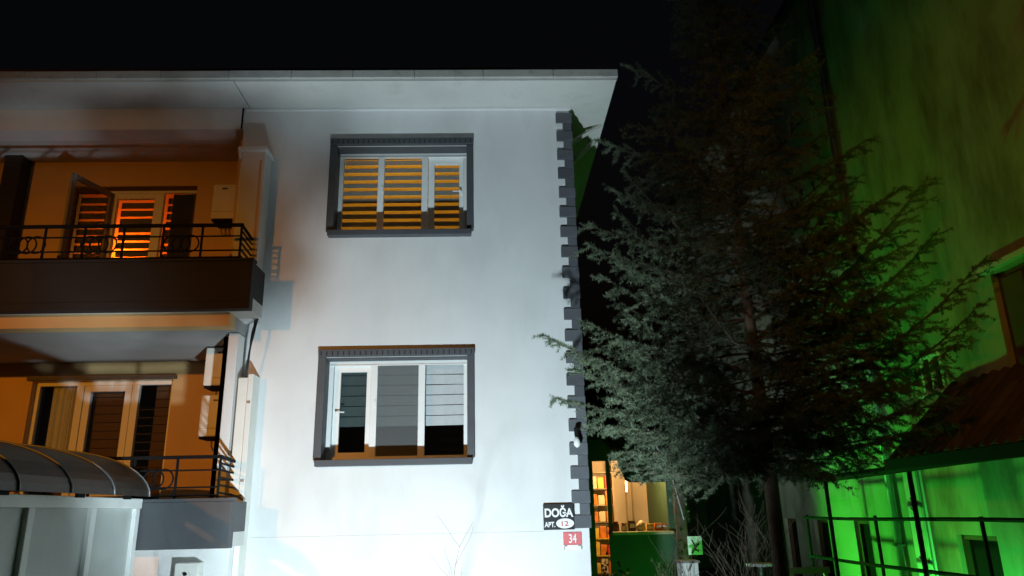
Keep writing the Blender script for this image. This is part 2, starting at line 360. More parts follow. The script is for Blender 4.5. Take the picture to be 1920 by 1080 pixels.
# lower balcony window-door
x0,x1,z0,z1 = D0; y = BY[0]+.1
W = MB().wall(x0, x1, z0, z1, y, y+.06, [(x0+.06,x1-.06,z0+.06,z1-.06)]).build('balcony_door', M['pvc'], B); W['label'] = 'three part balcony door of the lower balcony'
MB().box(x0-.06, x1+.05, BY[0]-.05, BY[0]-.001, z1, z1+.05).build('lintel', M['grey'], W)
for xm in (-5.86, -5.08): MB().box(xm-.05, xm+.05, y-.02, y+.05, z0+.06, z1-.06).build('mullion', M['pvc'], W, bevel=.006)
MB().wall(-5.80, -5.14, z0+.065, z1-.065, y-.01, y+.05, [(-5.71,-5.23,z0+.6,z1-.15)]).build('door_leaf', M['pvc'], W)
MB().box(-5.709, -5.231, y+.02, y+.024, z0+.601, z1-.151).build('pane', M['pane'], W)
MB().box(x0+.061, -5.911, y+.02, y+.024, z0+.061, z1-.061).build('pane', M['pane'], W)
MB().box(-5.029, x1-.061, y+.02, y+.024, z0+.061, z1-.061).build('pane', M['pane'], W)
slats(W, x0+.40, -5.90, z1-.02, z0+.1, y+.12, .12, .93, M['slatbrown'], .003)
slats(W, -5.76, -5.18, z1-.1, z0+.1, y+.12, .12, .93, M['slatbrown'], .003)
slats(W, -4.84, x1-.05, z1-.02, z0+.1, y+.12, .12, .93, M['slatbrown'], .003)
MB().box(-6.9, -4.2, y+.9, y+.95, z0, z1+.2).build('room', M['room'], W)
# pale curtain bunched in the left light
q = MB(); n = 16; xs = np.linspace(x0+.20, x0+.52, n)
for i in range(n-1):
    ya, yb2 = y+.10+.02*math.sin(i*1.7), y+.10+.02*math.sin((i+1)*1.7)
    q.face((xs[i],ya,z0+1.05-.02*i),(xs[i+1],yb2,z0+1.05-.02*(i+1)),(xs[i+1],yb2,z1-.05),(xs[i],ya,z1-.05))
q.build('curtain', M['slat'], W)

# upper balcony door with glowing blinds and an open leaf
x0,x1,z0,z1 = D1; y = BY[1]+.08
W = MB().wall(x0, x1, z0, z1, y, y+.06, [(x0+.06,x1-.06,z0+.06,z1-.06)]).build('balcony_door', M['slatbrown'], B); W['label'] = 'upper balcony door glowing orange through its blinds'
MB().box(-5.50, x1+.02, y-.03, y-.001, z1-.09, z1-.055).build('door_head', M['pvc'], W)
for xa, xb in ((-5.50,-5.40), (-4.86,-4.73)): MB().box(xa, xb, y-.02, y+.05, z0+.06, z1-.06).build('door_post', M['pvc'], W, bevel=.006)
MB().box(-5.399, -4.861, y-.015, y+.04, z1-.17, z1-.061).build('door_rail', M['pvc'], W)
MB().box(-4.60, x1-.06, y+.0, y+.04, z0+.06, z1-.1).build('shutter_panel', M['dark'], W)
slats(W, x0+.06, -5.50, z1-.08, z0+.06, y+.14, .125, .72, M['slatdark'], .004)
slats(W, -5.40, -4.82, z1-.17, z0+.06, y+.14, .125, .72, M['slatdark'], .004)
slats(W, -4.73, -4.60, z1-.10, z0+.06, y+.14, .125, .72, M['slatdark'], .004)
MB().face((x0+.05,y+.19,z0),(-4.55,y+.19,z0),(-4.55,y+.19,z1),(x0+.05,y+.19,z1)).build('sheer_cloth', M['red'], W)
q = MB(); xa,xb,ya,yb2,za,zb = x0-.3, x1+.2, BY[1]+.21, BY[1]+2.4, z0-.05, z1+.2
q.face((xa,yb2,za),(xb,yb2,za),(xb,yb2,zb),(xa,yb2,zb)); q.face((xa,ya,za),(xa,yb2,za),(xa,yb2,zb),(xa,ya,zb)); q.face((xb,ya,za),(xb,yb2,za),(xb,yb2,zb),(xb,ya,zb))
q.face((xa,ya,zb),(xb,ya,zb),(xb,yb2,zb),(xa,yb2,zb)); q.face((xa,ya,za),(xb,ya,za),(xb,yb2,za),(xa,yb2,za)); q.build('room', M['room'], W)
lamp('balcony_room_lamp', 'POINT', (-5.32, 10.62, 3.62+H), (1,.36,.05), 55, .06)
hx, hy = -5.46, y-.03; tx, ty = -5.66, 9.33; dv = Vector((tx-hx, ty-hy, 0)); L = dv.length; dv.normalize(); nv = Vector((-dv.y, dv.x, 0))*.022
def leafbar(mb, s0, s1, za, zb):
    a, b = Vector((hx,hy,0))+dv*s0, Vector((hx,hy,0))+dv*s1
    n = len(mb.v); mb.v += [tuple(p+Vector((0,0,zz))) for zz in (za,zb) for p in (a-nv,b-nv,b+nv,a+nv)]
    mb.f += [tuple(n+i for i in f) for f in ((0,3,2,1),(4,5,6,7),(0,1,5,4),(1,2,6,5),(2,3,7,6),(3,0,4,7))]
lf = MB(); zt = z1-.10; zb = z0+.05
leafbar(lf,0,.07,zb,zt); leafbar(lf,L-.07,L,zb,zt); leafbar(lf,.0705,L-.0705,zt-.07,zt); leafbar(lf,.0705,L-.0705,zb,zb+.1)
lf.build('open_leaf', M['slatwarm'], W)
a, b = Vector((hx,hy,0))+dv*.07, Vector((hx,hy,0))+dv*(L-.07)
MB().face((*a.xy,zb+.1),(*b.xy,zb+.1),(*b.xy,zt-.07),(*a.xy,zt-.07)).build('pane', M['panedark'], W)

# railings
ring_me = MB().tube([(.105*math.cos(t),0,.105*math.sin(t)) for t in np.linspace(0,2*math.pi,21)[:-1]], .010, 5, True).mesh('ring', M['black'], smooth=True)
for i in (0,1):
    z0 = SZ[i][1]+.03; zt = z0+.44; yr = SY+.05; xr = -2.96
    rail = MB().box(XL, xr+.02, yr-.022, yr+.022, zt-.018, zt+.018).build('railing', M['black'], B, bevel=.005)
    for dz in (.035, .12, .30): MB().tube([(XL,yr,z0+dz),(xr,yr,z0+dz)], .010, 6).build('rail_bar', M['black'], rail)
    MB().tube([(xr,yr,zt),(xr-.02,8.85,zt-.02)], .02, 6).build('return_rail', M['black'], rail)
    for dz in (.06,.14,.22,.30,.37): MB().tube([(xr,yr+.01,z0+dz),(xr-.02,8.85,z0+dz-.01)], .012, 6).build('return_bar', M['black'], rail)
    x = xr
    while x > -7.6:
        MB().box(x-.011, x+.011, yr-.011, yr+.011, z0, zt-.018).build('post', M['black'], rail)
        x -= .46
    for xc in (-3.66, -4.62, -5.45, -6.35, -7.2):
        for k in (-1,0,1): put('ring', ring_me, rail, (xc+k*.105, yr-.004*k, z0+.21))
# cables and duct on the joint between balcony and facade
for k in range(5):
    o0, o1 = random.uniform(-.025,.025), random.uniform(-.02,.02)
    P0 = np.array([(-2.85+o0*.6, 8.80+.02*k, 2.33), (-2.86+o1, 8.80, 2.15), (-2.89-o0, 8.80+.01*k, 2.0), (-2.91+o0, 8.83, 1.82), (-2.94+o1*.5, 8.90, 1.60)]); tt = np.linspace(0,1,5); ts = np.linspace(0,1,18)
    pts = [(np.polyval(np.polyfit(tt,P0[:,0],3),t), np.polyval(np.polyfit(tt,P0[:,1],3),t), np.polyval(np.polyfit(tt,P0[:,2],3),t)+H) for t in ts]
    MB().tube(pts, .008, 6, ).build('cable', M['cable'], B)
MB().box(-3.02, -2.90, 8.86, YF-.003, 0, 1.60+H).build('cable_duct', M['duct'], B, bevel=.01)
MB().box(-2.898, -2.835, 8.84, YF-.004, 0, 1.64+H).build('cable_duct', M['duct'], B, bevel=.008)
for zc in (1.3, .4): MB().box(-2.885,-2.85, 8.828, 8.8395, zc+H-.012, zc+H+.012).build('duct_clip', M['steel'], B)
# expansion joint in the eave soffit shows as the gap; its lower end on the beam
MB().box(-3.345, -3.3215, 9.044, 9.0495, 5.03+H, EZ-.002).build('expansion_joint', M['black'], B)

# ------------------------------------------------------------------ boilers on the balcony walls
def boiler(label, x0, z1, z0, y, wall_y, wd):
    z0 += H; z1 += H; x1 = x0+wd
    T = thing('wall_boiler', label, 'boiler', ((x0+x1)/2, y+.15, z0-.1), 'white boilers on the balcony walls')
    MB().box(x0, x1, y, wall_y-.002, z0, z1).build('casing', M['ac'], T, bevel=.02)
    MB().box(x0+.012, x1-.012, y-.012, y-.0005, z0+.10, z1-.012).build('front_cover', M['ac'], T, bevel=.008)
    MB().box(x0+wd*.40, x0+wd*.62, y-.015, y-.0125, z1-.085, z1-.062).build('badge', M['signblack'], T)
    MB().box(x0+.015, x1-.015, y+.01, wall_y-.02, z0-.03, z0-.0005).build('base_plate', M['black'], T)
    for k in range(4): MB().tube([(x0+wd*(.25+.17*k), wall_y-.10, z0-.031), (x0+wd*(.25+.17*k), wall_y-.10, z0-.10), (x0+wd*(.25+.17*k), wall_y-.03, z0-.15)], .010, 6).build('pipe', M['chrome'], T)
boiler('white boiler on the upper balcony wall beside the glowing door', -3.88, 4.51, 3.99, 9.68, 10.0, .33)
boiler('upper of two white boilers stacked behind the lower balcony pier', -3.73, 2.145, 1.64, 9.62, 9.95, .405)
boiler('lower of two white boilers stacked behind the lower balcony pier', -3.73, 1.52, .99, 9.62, 9.95, .405)

# ------------------------------------------------------------------ entrance porch
PX = -3.72
P = thing('entrance_porch', 'entrance porch with frosted side panes under an arched smoked plastic canopy', 'porch', (PX-1.1, 6.4, 0))
zt = .21+H
MB().box(PX-.09, PX, 4.6, 8.29, zt-.10, zt).build('side_beam', M['frame'], P, bevel=.008)
ys = [8.22, 7.33, 6.35, 5.37, 4.64]
for yp in ys: MB().box(PX-.08, PX-.005, yp-.045, yp+.045, 0, zt-.101).build('post', M['frame'], P, bevel=.006)
for a, b in zip(ys[:-1], ys[1:]): MB().box(PX-.055, PX-.045, b+.0455, a-.0455, .1, zt-.102).build('frosted_pane', M['frost'], P)
MB().box(PX-.08, PX-.006, 4.68, 8.18, 0, .098).build('bottom_rail', M['frame'], P)
MB().box(PX-2.3, PX-2.21, 4.6, 8.29, zt-.10, zt).build('side_beam', M['frame'], P, bevel=.008)
cx = PX-1.13; rx, rz = 1.20, .50
arc = [(cx+rx*math.cos(t), zt+.02+rz*math.sin(t)) for t in np.linspace(0, math.pi, 25)]
arc2 = [(cx+(rx-.012)*math.cos(t), zt+.02+(rz-.012)*math.sin(t)) for t in np.linspace(0, math.pi, 25)]
bays = [4.5, 5.25, 6.0, 6.75, 7.5, 8.26]
for a, b in zip(bays[:-1], bays[1:]):
    q = MB()
    for (p,q2,p2,q3) in zip(arc[:-1], arc[1:], arc2[:-1], arc2[1:]):
        q.face((p[0],a,p[1]),(p[0],b,p[1]),(q2[0],b,q2[1]),(q2[0],a,q2[1])); q.face((p2[0],b,p2[1]),(p2[0],a,p2[1]),(q3[0],a,q3[1]),(q3[0],b,q3[1]))
    q.build('canopy_sheet', M['canopy'], P, smooth=True)
for b in bays: MB().tube([(cx+(rx+.008)*math.cos(t), b, zt+.02+(rz+.008)*math.sin(t)) for t in np.linspace(0, math.pi, 25)], .009, 6).build('canopy_rib', M['steel'], P, smooth=True)
for yb in (5.9, 7.9, 7.0): MB().box(PX+.001, PX+.03, yb-.06, yb+.06, zt-.012, zt+.04).build('canopy_clip', M['black'], P)

# meter box on the wall below the lower balcony
T = thing('meter_box', 'cream meter box with round black knob below the lower balcony', 'meter box', (-3.33, 8.7, 1.2))
MB().box(-3.42, -3.17, 8.56, 8.719, 1.30, 1.74).build('box', M['duct'], T, bevel=.012)
MB().tube([(-3.30,8.559,1.70-.07),(-3.30,8.535,1.70-.07)], .018, 10).build('knob', M['black'], T)
MB().box(-3.36,-3.25, 8.556, 8.5595, 1.48,1.50).build('label_plate', M['signwhite'], T)

# ------------------------------------------------------------------ signs
def text(s, x0, z0, wdt, hgt, y, m, parent, name='lettering', off=.0, deform=None):
    cu = bpy.data.curves.new('t', 'FONT'); cu.body = s; cu.extrude = .02; cu.offset = off
    o = bpy.data.objects.new('t', cu); C.objects.link(o); dg = bpy.context.evaluated_depsgraph_get(); dg.update()
    me = bpy.data.meshes.new_from_object(o.evaluated_get(dg)); bpy.data.objects.remove(o)
    v = np.array([p.co[:] for p in me.vertices]); lo, hi = v.min(0), v.max(0)
    for p in me.vertices:
        u = (p.co.x-lo[0])/(hi[0]-lo[0]); t = (p.co.y-lo[1])/(hi[1]-lo[1])
        p.co = (x0+u*wdt, y-(.002 if p.co.z > 0 else 0), z0+t*hgt)
    me.name = name; me.materials.clear(); me.materials.append(m)
    return put(name, me, parent)
ys_ = YF-.035
T = thing('name_sign', 'black house name sign with white letters DOĞA beside the grey corner blocks', 'sign', (.775, ys_, 1.98))
MB().box(.595, .955, ys_-.006, ys_+.0345, -.215+H, .075+H).build('plate', M['signblack'], T, bevel=.003)
text('DOĞA', .61, -.075+H, .335, .135, ys_-.0065, M['signwhite'], T, off=.035)
text('APT.', .605, -.185+H, .125, .06, ys_-.0065, M['signwhite'], T, off=.03)
MB().prism([(.845+.105*math.cos(t), -.145+H+.056*math.sin(t)) for t in np.linspace(0,2*math.pi,25)[:-1]], ys_-.0095, ys_-.0062).build('number_oval', M['signwhite'], T)
text('12', .805, -.175+H, .08, .055, ys_-.010, M['pinkred'], T, 'number', off=.01)
T = thing('house_number_plate', 'small red house number plate 34 below the black name sign', 'sign', (.93, YF-.01, 1.75))
MB().box(.82, 1.035, YF-.014, YF-.001, -.385+H, -.245+H).build('plate', M['signred'], T, bevel=.003)
text('34', .885, -.365+H, .09, .10, YF-.0145, M['signwhite'], T, 'number', off=.012)
MB().box(.825, 1.03, YF-.013, YF-.001, -.43+H, -.388+H).build('street_strip', M['signwhite'], T)
for xb, s in ((.83,1),(1.028,-1)): MB().box(min(xb,xb+s*.035), max(xb,xb+s*.035), YF-.016, YF-.0135, -.402+H, -.390+H).box(xb-.006, xb+.006, YF-.016, YF-.0135, -.435+H, -.4021+H).build('strip_bracket', M['steel'], T)
# bulb lamp fixed on the corner blocks
T = thing('wall_bulb', 'unlit white bulb hanging from a black socket on the corner blocks', 'wall lamp', (1.02, YF-.1, .80+H))
p = Vector((1.02, YF-.12, .88+H))
MB().tube([(1.02,YF-.03,.95+H),(1.02,YF-.09,.97+H),p+Vector((0,0,.07))], .012, 6).build('arm', M['black'], T)
MB().tube([p+Vector((0,0,.07)),p+Vector((0,0,-.04))], [.034,.026], 10).build('socket', M['black'], T)
MB().tube([p+Vector((0,0,-.041)),p+Vector((0,0,-.08)),p+Vector((0,0,-.12)),p+Vector((0,0,-.15)),p+Vector((0,0,-.165))], [.018,.034,.042,.03,.008], 12).build('bulb', M['signwhite'], T, smooth=True)

# ------------------------------------------------------------------ neighbour building on the far side of the alley
WX = 6.0; NZ = 9.35+H
N = thing('neighbour_building', 'tall plastered building lit green beside the cedar tree', 'building', (7.5, 14, 0))
def swap(mb):            # wall() built in x-z, turned to the y-z plane: (x,y,z)->(y,x,z)
    mb.v = [(v[1], v[0], v[2]) for v in mb.v]; mb.f = [tuple(reversed(f)) for f in mb.f]; return mb
nw = [(7.0, 8.30, .3+H, 2.60+H), (6.7, 7.95, 6.2+H, 7.6+H), (9.55, 10.05, 1.40+H, 1.95+H)]
lowdoors = [(9.15, 9.95, .62, 1.80), (12.25, 12.75, .63, 1.95), (13.75, 14.35, .63, 1.95), (15.2,15.8,.63,1.95)]
swap(MB().wall(4.5, 22, 0, NZ, WX, WX+.3, nw+lowdoors)).build('side_wall', M['nb'], N)
MB().box(WX+.301, 15, 21.7, 22, 0, NZ).build('rear_wall', M['nb'], N)
MB().box(WX-.12, 15, 4.2, 22.3, NZ+.001, NZ+.22).build('roof_slab', M['dark'], N, bevel=.01)
for (y0,y1,z0,z1) in nw[:2]:
    W = MB().box(WX+.08, WX+.14, y0+.002, y1-.002, z0+.002, z1-.002).build('window', M['brownwood'], N)
    for k in range(3):
        ya = y0+.06+k*(y1-y0-.1)/3
        MB().box(WX+.05, WX+.0795, ya, ya+(y1-y0-.1)/3-.05, z0+.08, z1-.08).build('shutter_leaf', M['brownwood'], W, bevel=.008)
    MB().box(WX-.10, WX-.001, y0-.08, y1+.08, z1+.02, z1+.09).build('window_ledge', M['white'], W, bevel=.006)
y0,y1,z0,z1 = nw[2]
W = swap(MB().wall(y0+.002, y1-.002, z0+.002, z1-.002, WX-.02, WX+.05, [(y0+.05,(y0+y1)/2-.03,z0+.06,z1-.05),((y0+y1)/2+.03,y1-.05,z0+.06,z1-.05)])).build('window', M['pvc'], N); W['label'] = 'small white framed window above the tiled lean-to roof'
MB().box(WX+.02, WX+.024, y0+.051, y1-.051, z0+.061, z1-.051).build('pane', M['panedark'], W)
MB().box(WX-.09, WX-.021, y0-.05, y1+.05, z0-.03, z0+.001).build('sill', M['pvc'], W)
for (y0,y1,z0,z1) in lowdoors:
    D = MB().box(WX+.12, WX+.17, y0+.002, y1-.002, z0+.002, z1-.002).build('cellar_door', M['black'], N)
    swap(MB().wall(y0+.003, y1-.003, z0+.003, z1-.003, WX+.06, WX+.118, [(y0+.06,y1-.06,z0+.06,z1-.06)])).build('door_frame', M['brownwood'], D)
# downpipe
pz = [NZ-.05, 6, 3, .65]
MB().tube([(WX-.07,11.3,NZ),(WX-.07,11.3,.64)], .05, 10).build('downpipe', M['steel'], N, smooth=True)
for zc in (1.6, 3.4, 5.2, 7.0, 8.8): MB().box(WX-.13, WX-.001, 11.235, 11.365, zc, zc+.03).build('pipe_clip', M['steel'], N)

# tiled lean-to roof along that wall
T = thing('lean_to_roof', 'dark clay tiled lean-to roof against the green lit wall', 'roof', (5.5, 8, 2.5))
ea, ez, ta, tz = 5.02, .47+H, 5.96, 1.36+H
sl = Vector((ta-ea, 0, tz-ez)); SLn = sl.length; sl.normalize(); nrm = Vector((-sl.z, 0, sl.x))
tl = MB(); n = 7; r = .105; Lt = SLn/4+.06
for k in range(2):
    for j in range(n):
        t = math.pi*j/(n-1); rr = r*(1-.18*k); p = Vector((0,1,0))*rr*math.cos(t) + nrm*(rr*.75*math.sin(t)) + sl*Lt*k; tl.v.append(tuple(p))
tl.f += [(j, n+j, n+j+1, j+1) for j in range(n-1)]
for k in range(2):
    for j in range(n):
        t = math.pi*j/(n-1); rr = r*(1-.18*k)-.016; p = Vector((0,1,0))*rr*math.cos(t) + nrm*(rr*.75*math.sin(t)) + sl*Lt*k; tl.v.append(tuple(p))
tl.f += [(2*n+j+1, 3*n+j+1, 3*n+j, 2*n+j) for j in range(n-1)] + [(j, j+1, 2*n+j+1, 2*n+j) for j in range(n-1)] + [(n+j+1, n+j, 3*n+j, 3*n+j+1) for j in range(n-1)]
tile_me = tl.mesh('roof_tile', M['tile'])
for c in range(16):
    for rw in range(4):
        y = 6.3+c*.2; p = Vector((ea,y,ez)) + sl*(rw*SLn/4) + nrm*(.03+.012*(3-rw)*0+random.uniform(-.004,.006))
        o = put('roof_tile', tile_me, T, p); o.rotation_euler = (0, -.05, random.uniform(-.03,.03))
q = MB(); n0 = Vector((ea-.03,0,ez-.02)); n1 = Vector((ta+.03,0,tz)); dn = nrm*.02
q.face((n0.x,6.2,n0.z),(n0.x,9.4,n0.z),(n1.x,9.4,n1.z),(n1.x,6.2,n1.z)); q.face((n0.x,9.4,n0.z-.05),(n0.x,6.2,n0.z-.05),(n1.x,6.2,n1.z-.05),(n1.x,9.4,n1.z-.05)); q.face((n0.x,9.4,n0.z),(n0.x,9.4,n0.z-.05),(n1.x,9.4,n1.z-.05),(n1.x,9.4,n1.z)); q.face((n0.x,6.2,n0.z),(n0.x,6.2,n0.z-.05),(n0.x,9.4,n0.z-.05),(n0.x,9.4,n0.z))
q.build('deck', M['brownwood'], T)
pts = [(5.0, y, ez-.06+.035*math.cos((y-6.2)/5.4*3.0)) for y in np.linspace(6.0, 11.66, 12)]
MB().box(4.94, 4.975, 6.1, 9.45, ez-.08, ez+.06).build('gutter', M['black'], T, bevel=.01)
MB().tube(pts, .05, 8).build('eave_beam', M['black'], T, smooth=True)
for yp in (11.4, 9.05, 6.7): MB().tube([(5.02,yp,.0 if yp<11 else .61),(5.02,yp,ez-.08)], .03, 8).build('post', M['black'], T, smooth=True)

# metal yard fence below the lean-to
T = thing('yard_fence', 'dark metal rail fence in front of the bright green wall', 'fence', (5.1, 9, 0))
for zc in (-.19+H, -.78+H): MB().tube([(5.12,y,zc+.01*math.sin(y)) for y in np.linspace(6.2,12.6,9)], .026, 6).build('rail', M['black'], T)
for yp in (12.5, 10.25, 8.0): MB().tube([(5.12,yp,0.),(5.12,yp,-.15+H)], .022, 6).build('post', M['black'], T)
# tall narrow white board with climbing ivy strokes
pc = atx(1722, 965, 5.45)
T = thing('narrow_board', 'tall narrow pale board standing under the lean-to roof beam', 'board', (5.45, pc.y, 0))
MB().box(5.43, 5.47, pc.y-.19, pc.y+.19, .3, 2.62).build('panel', M['frame'], T, bevel=.005)
MB().box(5.405, 5.429, pc.y-.21, pc.y-.16, .3, 2.64).build('edge_strip', M['steel'], T)
for k in range(16):
    zc = .55+k*.12; a = random.uniform(-.05,.05)
    MB().tube([(5.425,pc.y+.03+a-.05,zc-.02),(5.422,pc.y+.03+a,zc),(5.425,pc.y+.03+a+.04,zc+.035)], .007, 4).build('painted_stroke', M['dark'], T)

# ------------------------------------------------------------------ kiosk at the end of the alley
KY = 13.0; KB = .62
K = thing('kiosk', 'small lit snack kiosk with orange glow and dark awning behind the house corner', 'kiosk', (2.4, KY, KB))
zc_ = -.36+H
MB().wall(1.45, 3.05, KB, 1.15+H, KY, KY+.08, [(1.72,1.955,KB+.05,.80+H),(2.02,2.96,zc_,.80+H)]).build('front_panel', M['green'], K)
MB().box(1.37, 1.449, KY, KY+2.2, KB, 1.15+H).build('side_panel', M['green'], K)
MB().box(3.051, 3.12, KY+.0, KY+2.2, KB, 1.15+H).build('side_panel', M['green'], K)
MB().box(1.45, 3.05, KY+2.1, KY+2.18, KB, 1.15+H).build('back_panel', M['kwall'], K)
MB().box(1.30, 3.2, KY-.1, KY+2.3, 1.151+H, 1.22+H).build('roof', M['awning'], K)
MB().box(1.98, 3.0, KY-.18, KY+.35, zc_-.05, zc_-.002).build('counter', M['wood'], K, bevel=.006)
MB().box(1.451, 3.049, KY+1.2, KY+2.09, .95+H, .98+H).build('ceiling_board', M['kwall'], K)
for xb in (2.35, 2.62, 2.74): MB().box(xb, xb+.025, KY+2.05, KY+2.099, -.3+H, .9+H).build('wall_batten', M['wood'], K)
MB().prism([(2.07,.80+H),(2.20,.45+H),(2.30,.42+H),(3.10,.42+H),(3.10,.98+H),(2.07,.98+H)], KY-.45, KY-.4).build('awning_front', M['awning'], K)
MB().prism([(2.07,.98+H),(3.10,.98+H),(3.10,1.0+H),(2.07,1.0+H)], KY-.4, KY-.001).build('awning_top', M['awning'], K)
MB().tube([(2.46,KY+1.0,.65+H),(2.46,KY+1.0,.30+H)], .022, 8).build('lamp_tube', M['signwhite'], K)
lamp('kiosk_lamp', 'POINT', (2.35, KY+.55, .70+H), (1,.58,.22), 120, .10)
goods = [('jar',2.10,.16,'choc','cylinder','dark brown jar standing at the counter end next to the post'),('jar',2.24,.13,'cream','cylinder','cream jar beside the dark brown jar on the kiosk counter'),('snack_carton',2.37,.17,'choc','box','brown snack carton in the middle of the kiosk counter'),('bread_bag',2.53,.17,'cream','bag','cream bread bag bulging on the kiosk counter'),('snack_carton',2.68,.11,'yellow','box','low yellow carton on the kiosk counter'),('snack_carton',2.82,.12,'orange','box','orange carton near the right counter end of the kiosk'),('jar',2.93,.10,'signwhite','cylinder','small white pot at the far counter end of the kiosk')]
for nm,x,h,mm,sh,lab in goods:
    g = thing(nm, lab, 'jar' if nm=='jar' else ('bag' if sh=='bag' else 'carton'), (x, KY+.2, zc_), 'goods on the kiosk counter'); z0 = zc_+.001; y = KY+.2
    if sh == 'cylinder':
        MB().tube([(x,y,z0),(x,y,z0+h*.7),(x,y,z0+h*.8)], [.055,.055,.04], 12).build('body', M[mm], g, smooth=True); MB().tube([(x,y,z0+h*.8+.001),(x,y,z0+h)], .045, 12).build('lid', M['redp'], g)
    elif sh == 'bag':
        MB().tube([(x,y,z0),(x-.01,y,z0+h*.4),(x+.01,y,z0+h*.75),(x,y,z0+h)], [.07,.085,.06,.02], 10).build('body', M[mm], g, smooth=True)
    else:
        MB().box(x-.06,x+.06,y-.05,y+.05,z0,z0+h).build('body', M[mm], g, bevel=.006); MB().box(x-.04,x+.04,y-.053,y-.0505,z0+h*.3,z0+h*.7).build('front_print', M['signwhite'], g)
# shelves of packets in the narrow doorway
T = thing('snack_rack', 'tall rack of orange and red snack packets in the narrow kiosk doorway', 'rack', (2.1, KY+1.6, KB))
for xb in (1.84, 2.28): MB().box(xb, xb+.02, KY+1.5, KY+1.8, KB, .82+H).build('upright', M['wood'], T)
sh_z = [KB+.15+i*.30 for i in range(8)]
for zz in sh_z: MB().box(1.861, 2.279, KY+1.5, KY+1.8, zz, zz+.015).build('shelf', M['yellow' if abs(zz-1.52)<.16 else 'wood'], T)
for i, zz in enumerate(sh_z[:-1]):
    for j in range(3):
        pk = MB().box(1.87+j*.136, 1.87+j*.136+.12, KY+1.53, KY+1.62, zz+.016, zz+.016+random.uniform(.17,.26)).build('snack_packet', M[random.choice(['orange','orange','yellow','redp','cream'])], None, bevel=.012)
        tag(pk, f"{['bottom','second lowest','third lowest','middle','fourth highest','third highest','second highest','top'][i]} shelf snack packet at the {['house side','centre','counter side'][j]} of the rack", 'packet', 'snack packets on the kiosk rack')

# ------------------------------------------------------------------ plants
def foliage_mesh(name, segs, per_m, ln, wd, m, spread=1., fwd=.45):
    segs = np.array(segs); p0 = segs[:,0]; p1 = segs[:,1]; d = p1-p0; L = np.linalg.norm(d,axis=1)
    cnt = np.maximum(1, rng.poisson(L*per_m)); idx = np.repeat(np.arange(len(segs)), cnt); K = len(idx)
    t = rng.random(K)[:,None]; base = p0[idx]+d[idx]*t; ax = d[idx]/L[idx][:,None]
    rnd = rng.normal(size=(K,3)); rnd -= ax*(rnd*ax).sum(1)[:,None]; rnd /= np.linalg.norm(rnd,axis=1)[:,None]
    dr = rnd*spread + ax*fwd*(.5+rng.random((K,1))); dr /= np.linalg.norm(dr,axis=1)[:,None]
    ll = ln*(.6+.7*rng.random((K,1))); sd = np.cross(dr, rng.normal(size=(K,3))); sd /= np.linalg.norm(sd,axis=1)[:,None]
    w_ = wd*(.7+.6*rng.random((K,1)))
    v = np.empty((K,3,3)); v[:,0] = base-sd*w_/2; v[:,1] = base+sd*w_/2; v[:,2] = base+dr*ll
    me = bpy.data.meshes.new(name); me.vertices.add(3*K); me.vertices.foreach_set('co', v.ravel())
    me.loops.add(3*K); me.loops.foreach_set('vertex_index', np.arange(3*K)); me.polygons.add(K); me.polygons.foreach_set('loop_start', np.arange(0,3*K,3))
    me.update(calc_edges=True); me.materials.append(m); return me
def twig_mesh(name, segs, m):
    mb = MB()
    for p0, p1, ra, rb in segs:
        p0 = Vector(p0); p1 = Vector(p1); d = (p1-p0)
        if d.length < 1e-4: continue
        d.normalize(); a = d.orthogonal().normalized(); b = d.cross(a); n = len(mb.v)
        for p, r in ((p0,ra),(p1,rb)):
            for j in range(3): t = j*2.0944; mb.v.append(tuple(p+(a*math.cos(t)+b*math.sin(t))*r))
        mb.f += [(n+j, n+(j+1)%3, n+3+(j+1)%3, n+3+j) for j in range(3)]
    return mb.mesh(name, m)

